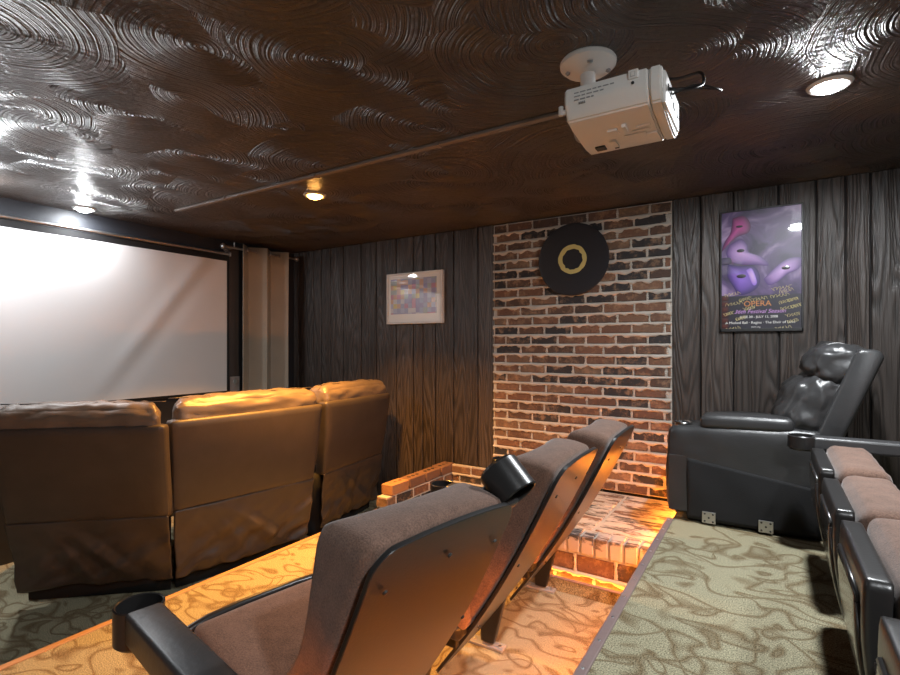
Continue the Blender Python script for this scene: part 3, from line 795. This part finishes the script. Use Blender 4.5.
for k in range(6):
    v0 = .70 + k * .046
    shape(bm, [(.015, v0), (.10, v0), (.115, v0 + .022), (.10, v0 + .044), (.015, v0 + .044)], (.06, v0 + .022), (.34, .13, .04), (.12, .045, .02), .0168)
obj('printed_masks', bm, M['mask'], t, smooth=True)
def text(s, u, v, width, mat, shear=0.0):
    cu = bpy.data.curves.new('lettering', 'FONT'); cu.body = s; cu.size = 1.0; cu.align_x = 'CENTER'; cu.align_y = 'CENTER'; cu.extrude = .005; cu.shear = shear
    to = bpy.data.objects.new('tmp', cu); COL.objects.link(to)
    dg = bpy.context.evaluated_depsgraph_get(); me = bpy.data.meshes.new_from_object(to.evaluated_get(dg))
    b_ = bmesh.new(); b_.from_mesh(me); bpy.data.objects.remove(to); bpy.data.meshes.remove(me)
    xs = [v_.co.x for v_ in b_.verts]; k = width * PW / (max(xs) - min(xs))
    mtx = Matrix.Translation(pp(u, v, .0172)) @ Matrix.Rotation(pi / 2, 4, 'X') @ Matrix.Diagonal((k, k, .05, 1))
    b_.transform(mtx)
    return obj('lettering', b_, mat, t)
text('OPERA', .465, .776, .33, M['ink_o'])
text("36th Festival Season", .49, .838, .62, M['ink_p'], .35)
text('JUNE 20 - JULY 13, 2008', .48, .882, .46, M['ink_w'])
text('A Masked Ball · Regina · The Elixir of Love', .49, .928, .84, M['ink_w'])
text('dmmo.org', .445, .963, .11, M['ink_w'])
bm = bm_new()
for (u, v, l) in ((.06, .70, .20), (.24, .745, .14), (.06, .78, .22), (.38, .745, .20), (.64, .665, .22), (.62, .725, .22), (.72, .69, .16), (.72, .775, .14), (.82, .76, .12), (.86, .81, .12), (.74, .825, .18), (.80, .88, .16), (.66, .985, .20), (.05, .86, .12), (.20, .90, .12), (.82, .93, .12), (.08, .985, .18), (.30, .82, .14)):
    pts = []; n = 16; ph = R.uniform(0, 6)
    for k in range(n):
        a = k / (n - 1)
        pts.append(pp(min(.975, u + l * a + .015 * sin(k * 2.6 + ph)), min(.988, v - .02 * a + .014 * sin(k * 2.1 + ph)), .0182))
    tube(bm, spline(pts, 3), .0009, 4)
obj('signatures', bm, M['ink_g'], t)

# ---------------------------------------------------------------- front row: curved leather reclining sofa sections
def sofa_section(label, p0, p1, q0, q1, zt, seed, tl, tr):
    """p0, p1: top corners of the back panel (world x, y); q0, q1: its bottom corners"""
    p0, p1, q0, q1 = [Vector((*p, 0)) for p in (p0, p1, q0, q1)]
    mid = (p0 + p1) / 2; along = (p1 - p0).normalized(); W = (p1 - p0).length
    rot = atan2(along.y, along.x) - pi / 2
    back = Vector((along.y, -along.x, 0))                # toward the camera side
    t = thing('reclining_sofa_section', label, 'sofa', (mid.x - back.x * .45, mid.y - back.y * .45, Z2), rot)
    al0 = (q1, q0)
    def wedge(v, d): return along * ((max(0, -v) * 2 * tl - max(0, v) * 2 * tr) * d)   # sections taper toward the front of the curve
    zb, zc_ = Z2 + 0.085, -0.03
    T0, T1, B0, B1 = p0, p1, q0, q1
    def P(u, z):       # point on the leaning back plane
        f = (z - zb) / (zt - zb)
        a = B0.lerp(T0, f); b_ = B1.lerp(T1, f)
        r_ = a.lerp(b_, u); r_.z = z; return r_
    # upper back panel, rounded upholstered slab
    def f_up(p):       # p.x thickness, p.y along (-.5...5), p.z up (-.5...5)
        z = zc_ + (p.z + .5) * (zt - zc_)
        c = P(p.y + .5, z); return c + back * (p.x - 0.045 + 0.010 * sin(pi * (p.z + .5)))
    bm = bm_new(); cushion(bm, (.045, .5, .5), .028, 12, (.010, 0, 0), fn=f_up)
    obj('back_panel', bm, M['sofa'], t, smooth=True)
    # loose leather skirt hanging below the crease
    def f_sk(u, v):
        z = zc_ + 0.012 - v * (zc_ - zb + .01)
        c = P(.005 + u * .990, z)
        wv = noise.noise(Vector((u * 3.2 + seed * 7, v * 1.6, seed))) * .044 * (0.2 + v) + noise.noise(Vector((u * 8 + v * 5, v * 3 - u * 4, seed + 3))) * .030 * v
        fold = (.050 * max(0, 1 - abs((u - .60) - (v - .6) * .55) * 9) * v + .042 * max(0, 1 - abs((u - .36) + (v - .5) * .30 * -1) * 10) * v + .034 * max(0, 1 - abs((u - .80) + (v - .6) * .9) * 9) * v) * (1.15 - v) * 1.5
        return c + back * (0.002 + wv + fold * (1 if seed < 2 else .4) - .018 * max(0, v - .9) * 10 * .4)
    bm = bm_new(); grid(bm, f_sk, 80, 34)
    o = obj('back_skirt', bm, M['sofa'], t, smooth=True)
    s_ = o.modifiers.new('thick', 'SOLIDIFY'); s_.thickness = .005; s_.offset = -1
    # base plinth
    def f_b(p):
        c = B0.lerp(B1, .5 + p.y * .995); return Vector((c.x, c.y, 0)) + wedge(p.y, max(0, .42 - p.x)) + back * (p.x - .42) + Vector((0, 0, Z2 + .235 + p.z))
    bm = bm_new(); cushion(bm, (.36, .5, .235), .012, 4, fn=f_b)
    obj('base', bm, M['cloth'], t, smooth=True)
    # puffy top pillow of the back
    def f_p(p):
        f = 1.0; c = T0.lerp(T1, .5 + p.y * .985)
        return Vector((c.x, c.y, zt)) + wedge(p.y, .125 - p.x) + back * (p.x - .125) + Vector((0, 0, p.z + .000))
    bm = bm_new(); cushion(bm, (.105, .5, .10), .075, 26, (.0, 0, .014), .011, 17, seed, f_p)
    obj('head_pillow', bm, M['sofatop'], t, smooth=True)
    bm = bm_new(); pts = []
    for k in range(25):
        c = T0.lerp(T1, .03 + .94 * k / 24); pts.append(Vector((c.x, c.y, zt + .109)) - back * .10)
    tube(bm, pts, .003, 6); obj('pillow_seam', bm, M['sofa'], t, smooth=True)
    def f_l(p):
        z = zt - .28 + p.z; c = P(.5 + p.y * .95, z); return Vector((c.x, c.y, z)) + wedge(p.y, .19 - p.x) + back * (p.x - .19)
    bm = bm_new(); cushion(bm, (.09, .5, .20), .06, 10, (.02, 0, 0), .006, 12, seed, f_l)
    obj('back_cushion', bm, M['sofatop'], t, smooth=True)
    def f_s(p):
        c = B0.lerp(B1, .5 + p.y * .96); return Vector((c.x, c.y, -.085)) + wedge(p.y, .58 - p.x) + back * (p.x - .58) + Vector((0, 0, p.z))
    bm = bm_new(); cushion(bm, (.27, .5, .09), .05, 8, (0, 0, .02), .005, 9, seed, f_s)
    obj('seat_cushion', bm, M['sofatop'], t, smooth=True)
    return t
sofa_section('brown leather reclining sofa section with gathered skirt, leftmost of the front row', (-3.13, .84), (-2.545, 1.375), (-3.36, 1.06), (-2.80, 1.565), .487, 0, 0, .42)
sofa_section('wide brown leather reclining sofa section in the middle of the front row', (-2.655, 1.475), (-2.555, 2.455), (-2.80, 1.575), (-2.655, 2.40), .488, 1, .42, .12)
sofa_section('brown leather reclining sofa section nearest the plank wall in the front row', (-2.575, 2.50), (-2.635, 3.28), (-2.69, 2.56), (-2.83, 3.31), .495, 2, .12, 0)

# ---------------------------------------------------------------- middle row: cinema chairs with cup holder arms
def cup(bm, c, ax, r=.056, h=.095):
    """open cup with a cross of slots in its floor; c is the middle of the rim"""
    ax = Vector(ax).normalized()
    lathe(bm, [(r - .006, -h + .006), (r - .006, -.002), (r - .003, 0), (r, -.003), (r, -h + .008), (r - .008, -h), (.0, -h)], c, ax, seg=32)
    lathe(bm, [(.0, -h + .006), (r - .006, -h + .006)], c, ax, seg=32)
    return bm
def armrest(parent, Mx, yc, raised=False, name='armrest', dx=0.0, tail=.02):
    """arm pivoting at its rear end; chair frame: forward is -x"""
    piv = Vector((.17 + dx, yc, .625))
    if not raised: Rm = Matrix.Identity(4)
    else: Rm = Matrix.Rotation(radians(raised), 4, 'Y')
    T_ = Mx @ Matrix.Translation(piv) @ Rm
    bm = bm_new(); box(bm, -.385, tail, -.042, .042, -.045, .032, bev=.012, seg=3); bm.transform(T_)
    a = obj(name, bm, M['arm'], parent, smooth='auto')
    bm = bm_new(); cup(bm, (-.415, 0, .030), (0, 0, 1)); bm.transform(T_)
    obj('cup_holder', bm, M['shell'], a, smooth='auto')
    return a
def chair_base(label, yc, rot, sd):
    t = thing('cinema_chair', label, 'chair', (-1.03 + (.016 if sd else 0), yc, Z1), rot, None)
    return t, PM[t.name]
LEAN0, LEAN1 = Vector((.015, 0, .115)), Vector((.492, 0, .905))
LD = (LEAN1 - LEAN0).normalized(); LN = Vector((-LD.z, 0, LD.x)); LL = (LEAN1 - LEAN0).length
def add_back(t, Mx, W=.47, seed=0):
    def sh(p):       # p.x thickness, p.y half width, p.z -.5...5 along
        s = p.z + .5
        wd = (.78 + .22 * min(1, s * 1.5)) 
        crown = .016 * (1 - (p.y / (W / 2)) ** 2) * s ** 3
        return Mx @ (LEAN0 + LD * (s * LL + crown) + LN * (p.x + .012 - .030 * sin(pi * s)) + Vector((0, p.y * wd, 0)))
    def hw(q):
        Z = (1 - q) * LL; rc = .05
        w_ = W / 2 if Z >= rc else W / 2 - rc + sqrt(max(0, rc * rc - (rc - Z) ** 2))
        Zb = q * LL
        if Zb < .04: w_ -= .04 - sqrt(max(0, .0016 - (.04 - Zb) ** 2))
        return w_
    vs_ = [0, .004, .012, .025, .045] + [.08 + .08 * k for k in range(11)] + [.945, .96, .975, .986, .994, .998, 1.0]
    def shf(u, v):
        q = vs_[min(len(vs_) - 1, int(round(v * (len(vs_) - 1))))]
        return sh(Vector((0, (2 * u - 1) * hw(q), q - .5)))
    bm = bm_new(); grid(bm, shf, 16, len(vs_) - 1)
    o = obj('back_shell', bm, M['shell'], t, smooth='auto')
    sm_ = o.modifiers.new('thick', 'SOLIDIFY'); sm_.thickness = .012; sm_.offset = 0
    bv_ = o.modifiers.new('edge', 'BEVEL'); bv_.width = .004; bv_.segments = 2; bv_.limit_method = 'ANGLE'; bv_.angle_limit = radians(50); bv_.harden_normals = True
    wn_ = o.modifiers.new('shade', 'WEIGHTED_NORMAL'); wn_.keep_sharp = True
    for yy, s in ((-.17, .90), (0, .925), (.17, .90), (-.19, .62), (.19, .62), (-.16, .30), (.16, .30)):
        c = LEAN0 + LD * (s * LL) + LN * (-.002 - .030 * sin(pi * s)) + Vector((0, yy, 0))
        bm = bm_new(); lathe(bm, [(0, .003), (.005, .002), (.006, -.002)], Mx @ c, (Mx.to_3x3() @ -LN), seg=12); obj('screw', bm, M['blackm'], o)
    prof = [(.24, .115), (.34, .132), (.45, .130), (.56, .108), (.68, .115), (.80, .142), (.90, .158), (.96, .155), (1.0, .145)]
    def th(s):
        for (a, b_), (c, d) in zip(prof, prof[1:]):
            if s <= c: return b_ + (d - b_) * max(0, (s - a)) / (c - a)
        return prof[-1][1]
    def cf(p):
        s = .24 + (p.z + .5) * .745
        tt = th(s) ; k = max(0.0, p.x + .5)
        crown = .016 * (1 - (p.y / (W / 2)) ** 2) * s ** 3 - .062 * k ** 1.6 * max(0, (s - .72) / .28)
        bow = .02 * (1 - (p.y / (W / 2)) ** 2) * k
        return Mx @ (LEAN0 + LD * (s * LL + crown) + LN * (.026 - .030 * sin(pi * s) + k * (tt - bow)) + Vector((0, p.y * (.80 + .195 * min(1, s * 1.4)), 0)))
    bm = bm_new()
    cushion(bm, (.085, W / 2, .34), .028, 16, (.002, .003, .004), .0016, 14, seed)
    for v in bm.verts: v.co = cf(Vector((v.co.x / .17, v.co.y, v.co.z / .68)))
    obj('back_cushion', bm, M['fabric'], t, smooth=True)
def add_seat(t, Mx, W=.49, seed=0):
    def sf(p): return Mx @ Vector((p.x - .07, p.y, .445 + p.z - (p.x) * .16 - .02))
    bm = bm_new(); cushion(bm, (.234, W / 2 - .012, .050), .026, 12, (0, 0, .012), .0015, 9, seed, sf); obj('seat_cushion', bm, M['fabric'], t, smooth=True)
    def pf(p): return Mx @ Vector((p.x - .085, p.y, .395 + p.z - (p.x) * .16 - .02))
    bm = bm_new(); cushion(bm, (.235, W / 2, .030), .020, 10, fn=pf); tube(bm, [sf(Vector((-.236, yy * (W / 2 - .004), -.002 + .048 - .02 * yy ** 4))) for yy in (-1, -.97, -.9, -.75, -.4, 0, .4, .75, .9, .97, 1)], .013, 10); o = obj('seat_pan', bm, M['shell'], t, smooth=True)
    bm = bm_new()
    for yy in (-.2, .2):
        box(bm, -.05, .12, yy - .012, yy + .012, .27, .39, bev=.004)
    cyl(bm, (.03, -.27, .30), (.03, .27, .30), .018, seg=14)
    bm.transform(Mx); obj('rocker_frame', bm, M['blackm'], t)
def add_leg(t, Mx, yc):
    bm = bm_new()
    prism(bm, [(-.03, .02), (.03, .02), (.10, .30), (.22, .63), (.13, .63), (-.04, .32)], yc - .016, yc + .016, bev=.005)
    bm.transform(Mx); l = obj('leg', bm, M['blackm'], t)
    bm = bm_new(); box(bm, -.085, .075, yc - .026, yc + .026, .0, .012, bev=.003); bm.transform(Mx)
    f = obj('foot_plate', bm, M['grey'], l)
    for xx in (-.065, .055):
        bm = bm_new(); lathe(bm, [(0, .018), (.007, .016), (.008, .011)], (xx, yc, 0), seg=10)
        bm.transform(Mx); obj('foot_bolt', bm, M['silver'], f)
PH_ = .305
chairs = [('brown fabric cinema chair nearest the camera in the middle row, angled, seat in view', .99, -radians(10), True),
          ('brown fabric cinema chair in the centre of the middle row, black back lit amber', 1.655, radians(1.5), False),
          ('brown fabric cinema chair at the brick hearth end of the middle row', 2.255, radians(1.5), False)]
for k, (lab, yc, rot, first) in enumerate(chairs):
    t, Mx = chair_base(lab, yc, rot, k)
    add_back(t, Mx, .43, k + 1); add_seat(t, Mx, .49, k + 1)
    if k == 0:
        armrest(t, Mx, -.385, dx=.03, tail=.14); add_leg(t, Mx, -.385)
        armrest(t, Mx, PH_ - .045, raised=133, dx=-.015); add_leg(t, Mx, PH_ + .0)
    elif k == 1:
        armrest(t, Mx, PH_ - .005); add_leg(t, Mx, PH_ - .03)
    else:
        armrest(t, Mx, PH_); add_leg(t, Mx, PH_ - .035)

# ---------------------------------------------------------------- upper row: tip-up chairs facing the screen
def tip_chair(label, yf, yn, ztop=.47, arm=False):
    yc = (yf + yn) / 2; W = abs(yf - yn)
    t = thing('tip_up_chair', label, 'chair', (.32, yc, 0), 0, None)
    H_ = .40; xt, xb = .142, .205
    def mp(p): # p.x depth, p.y, p.z height from the top edge downwards (0..-H)
        f = -p.z / H_
        bow = -.018 * sin(pi * min(1, max(0, f))) 
        return Vector((xt + (xb - xt) * f * f + bow * .5 + p.x, yc + p.y * (1 - .12 * f * f), ztop + p.z))
    bm = bm_new(); cushion(bm, (.022, W / 2, H_ / 2), .008, 10)
    for v in bm.verts: v.co = mp(Vector((v.co.x + .022, v.co.y, v.co.z - H_ / 2)))
    sh = obj('seat_shell', bm, M['shell'], t, smooth=True)
    bm = bm_new(); cushion(bm, (.006, W / 2 - .045, H_ / 2 - .045), .005, 8)
    for v in bm.verts: v.co = mp(Vector((v.co.x - .001, v.co.y, v.co.z - H_ / 2)))
    obj('shell_panel', bm, M['shellpanel'], sh, smooth=True)
    bm = bm_new(); tube(bm, [mp(Vector((-.001, s * (W / 2 - .04), z))) for s, z in [(-1, -.06), (-1, -.2), (-1, -.34)]], .006, 8)
    tube(bm, [mp(Vector((-.001, s * (W / 2 - .04), z))) for s, z in [(1, -.06), (1, -.2), (1, -.34)]], .006, 8)
    tube(bm, [mp(Vector((-.001, y_, -.05))) for y_ in (-(W / 2 - .05), 0, W / 2 - .05)], .006, 8)
    obj('shell_rim', bm, M['shell'], sh, smooth=True)
    bm = bm_new(); cushion(bm, (.066, W / 2 + .028, .205), .030, 14, (.018, .006, .006), .004, 13, yc)
    for v in bm.verts:
        z = v.co.z - .192
        v.co = mp(Vector((v.co.x + .118 + .10 * max(0, -z), v.co.y, z)))
    obj('seat_cushion', bm, M['fabric'], t, smooth=True)
    # backrest leaning away
    b0, b1 = Vector((.47, 0, .30)), Vector((.80, 0, .98)); ld = (b1 - b0).normalized(); ln = Vector((-ld.z, 0, ld.x))
    bm = bm_new(); cushion(bm, (.06, W / 2 - .005, .39), .045, 12, (.012, 0, 0), .003, 9, yc + 2, lambda p: Vector((0, yc + p.y, 0)) + b0 + ld * (p.z + .39) + ln * (p.x + .02))
    obj('back_cushion', bm, M['fabric'], t, smooth=True)
    bm = bm_new(); cushion(bm, (.014, W / 2 - .01, .42), .012, 6, fn=lambda p: Vector((0, yc + p.y, 0)) + b0 + ld * (p.z + .36) + ln * (p.x - .055))
    obj('back_shell', bm, M['shell'], t, smooth=True)
    for s in (-1, 1):
        if s == 1 and not arm: continue
        yl = yc + s * (W / 2 + .032) if not (s == 1) else yc + W / 2 + .075
        bm = bm_new(); prism(bm, [(.36, .0), (.44, .0), (.47, .25), (.66, .44), (.56, .47), (.40, .28)], yl - .014, yl + .014, bev=.004)
        l = obj('leg', bm, M['blackm'], t)
        bm = bm_new(); box(bm, .32, .50, yl - .025, yl + .025, 0, .011, bev=.003); obj('foot_plate', bm, M['grey'], l)
    bm = bm_new(); cyl(bm, (.42, yc - W / 2 - .02, .25), (.42, yc + W / 2 + .02, .25), .016, seg=14)
    for s in (-1, 1): box(bm, .28, .44, yc + s * (W / 2 - .05) - .01, yc + s * (W / 2 - .05) + .01, .22, .28, bev=.003)
    obj('hinge_bar', bm, M['blackm'], t)
    if arm:
        ya = yc + W / 2 + .075
        bm = bm_new(); prism(bm, [(.150, .505), (.150, .452), (.70, .452), (.70, .505)], ya - .04, ya + .04, bev=.010)
        a = obj('armrest', bm, M['arm'], t)
        bm = bm_new(); cup(bm, (.118, ya, .505), (0, 0, 1), .055, .06)
        obj('cup_holder', bm, M['shell'], a, smooth='auto')
    return t
tip_chair('tip-up brown cinema chair with armrest and cup holder, beside the black leather recliner', 2.545, 2.115, .470, True)
tip_chair('second tip-up brown cinema chair from the black leather recliner', 2.03, 1.64, .462)
tip_chair('third tip-up brown cinema chair from the black leather recliner, its grey under-panel in view', 1.535, 1.155, .470)
tip_chair('tip-up brown cinema chair at the bottom right corner, farthest from the black recliner', 1.025, .66, .470)

# ---------------------------------------------------------------- black leather recliner
RY0, RY1 = 2.80, 3.46
t = thing('leather_recliner', 'black leather power recliner in the corner under the opera poster', 'recliner', (0, (RY0 + RY1) / 2, 0))
def arm_body(y0, y1):
    bm = bm_new()
    cx, cz = (-.445 + .20) / 2, (.045 + .487) / 2
    cushion(bm, ((.20 + .445) / 2, (y1 - y0) / 2, (.487 - .045) / 2), .035, 20, (.0, .006, .006), .005, 10, y0,
            lambda p: Vector((p.x + cx + .012 * (1 - ((p.z) / .22) ** 2) * (-1 if p.x < -.2 else 0), p.y + (y0 + y1) / 2, (p.z + .22) * (1 if y0 < RY0 + .1 else .88) - .22 + cz + .012 * (p.x / .3))))
    return bm
for y0, y1 in ((RY0, RY0 + .155), (RY1 - .155, RY1)):
    far = y0 > RY0
    PZ = .46 if far else .512
    a = obj('arm', arm_body(y0, y1), M['reclin'], t, smooth=True)
    bm = bm_new(); cushion(bm, (.195, .073, .034), .024, 12, (0, 0, .010), .003, 12, y0, lambda p: Vector((p.x - .10, p.y + (y0 + y1) / 2, p.z + PZ - .004 + p.x * .02)))
    obj('arm_pad', bm, M['reclin'], a, smooth=True)
    if far: continue
    bm = bm_new(); lathe(bm, [(.0, -.05), (.036, -.05), (.036, .002), (.044, .005), (.048, .0)], (-.385, (y0 + y1) / 2, .487), seg=32); obj('cup_holder', bm, M['chrome'], a, smooth='auto')
# thin pieced panel on the outer side of the near arm
bm = bm_new(); box(bm, -.440, -.352, RY0 - .006, RY0 + .02, .05, .330, bev=.004); obj('front_side_panel', bm, M['reclin'], t)
bm = bm_new()
def dc(u, v):
    x = -.352 + u * .545; zt_ = .322 - u * .085
    z = .02 + v * (zt_ - .02)
    return Vector((x, RY0 - .007 + .006 * noise.noise(Vector((x * 9, z * 7, 3))) - .004 * sin(v * 3) , z))
grid(bm, dc, 30, 16)
o = obj('dust_cloth', bm, M['cloth'], t, smooth=True); s_ = o.modifiers.new('thick', 'SOLIDIFY'); s_.thickness = .004
o['label'] = 'black dust cloth panel'
for x in (-.254, -.016):
    bm = bm_new(); box(bm, x - .030, x + .030, RY0 - .019, RY0 - .012, .012, .068, bev=.002)
    b_ = obj('bracket_plate', bm, M['silver'], t)
    bm = bm_new()
    for dx, dz in ((-.018, .018), (.018, .018), (-.018, -.018), (.018, -.018), (0, 0)):
        lathe(bm, [(0, .004), (.004, .003), (.005, 0)], (x + dx, RY0 - .019, .040 + dz), (0, -1, 0), seg=10)
    obj('screw', bm, M['darkgrey'], b_)
bm = bm_new(); cushion(bm, (.25, (RY1 - RY0) / 2 - .155, .10), .05, 10, (0, 0, .02), .004, 9, 3, lambda p: Vector((p.x - .17, p.y + (RY0 + RY1) / 2, p.z + .34))); obj('seat_cushion', bm, M['reclin'], t, smooth=True)
bm = bm_new(); cushion(bm, (.025, (RY1 - RY0) / 2 - .158, .15), .02, 8, (.01, 0, 0), .003, 9, 4, lambda p: Vector((p.x - .435, p.y + (RY0 + RY1) / 2, p.z + .22))); obj('footrest', bm, M['reclin'], t, smooth=True)
bm = bm_new(); box(bm, -.36, .22, RY0 + .03, RY1 - .03, .0, .12, bev=.01); obj('base_frame', bm, M['cloth'], t)
# back frame: flat upholstered wing leaning back
bm = bm_new()
prism(bm, [(.150, .30), (.235, .36), (.418, .835), (.400, .865), (.335, .872), (.318, .855), (.175, .47)], RY0 + .02, RY1 - .02, bev=.018, seg=3)
obj('back_frame', bm, M['reclin'], t, smooth='auto')
bw = (RY1 - RY0) / 2 - .05; yc = (RY0 + RY1) / 2
def lean(dx, z0, k):
    return lambda p: Vector((dx + p.x + (p.z) * k, yc + p.y - .02, z0 + p.z - p.x * .15))
bm = bm_new(); cushion(bm, (.095, bw, .150), .075, 22, (.035, 0, .0), .020, 15, 5, lean(.165, .595, .38)); obj('back_pillow', bm, M['reclin'], t, smooth=True)
bm = bm_new(); cushion(bm, (.105, bw - .01, .088), .075, 22, (.020, 0, .008), .017, 16, 8, lean(.264, .795, .25)); h_ = obj('head_pillow', bm, M['reclin'], t, smooth=True)
bm = bm_new()
for s in (-.12, .12):
    tube(bm, spline([(.155, yc + s, .79), (.185, yc + s, .860), (.26, yc + s, .896), (.34, yc + s, .878)], 6), .003, 6)
obj('stitching', bm, M['grey'], h_, smooth=True)
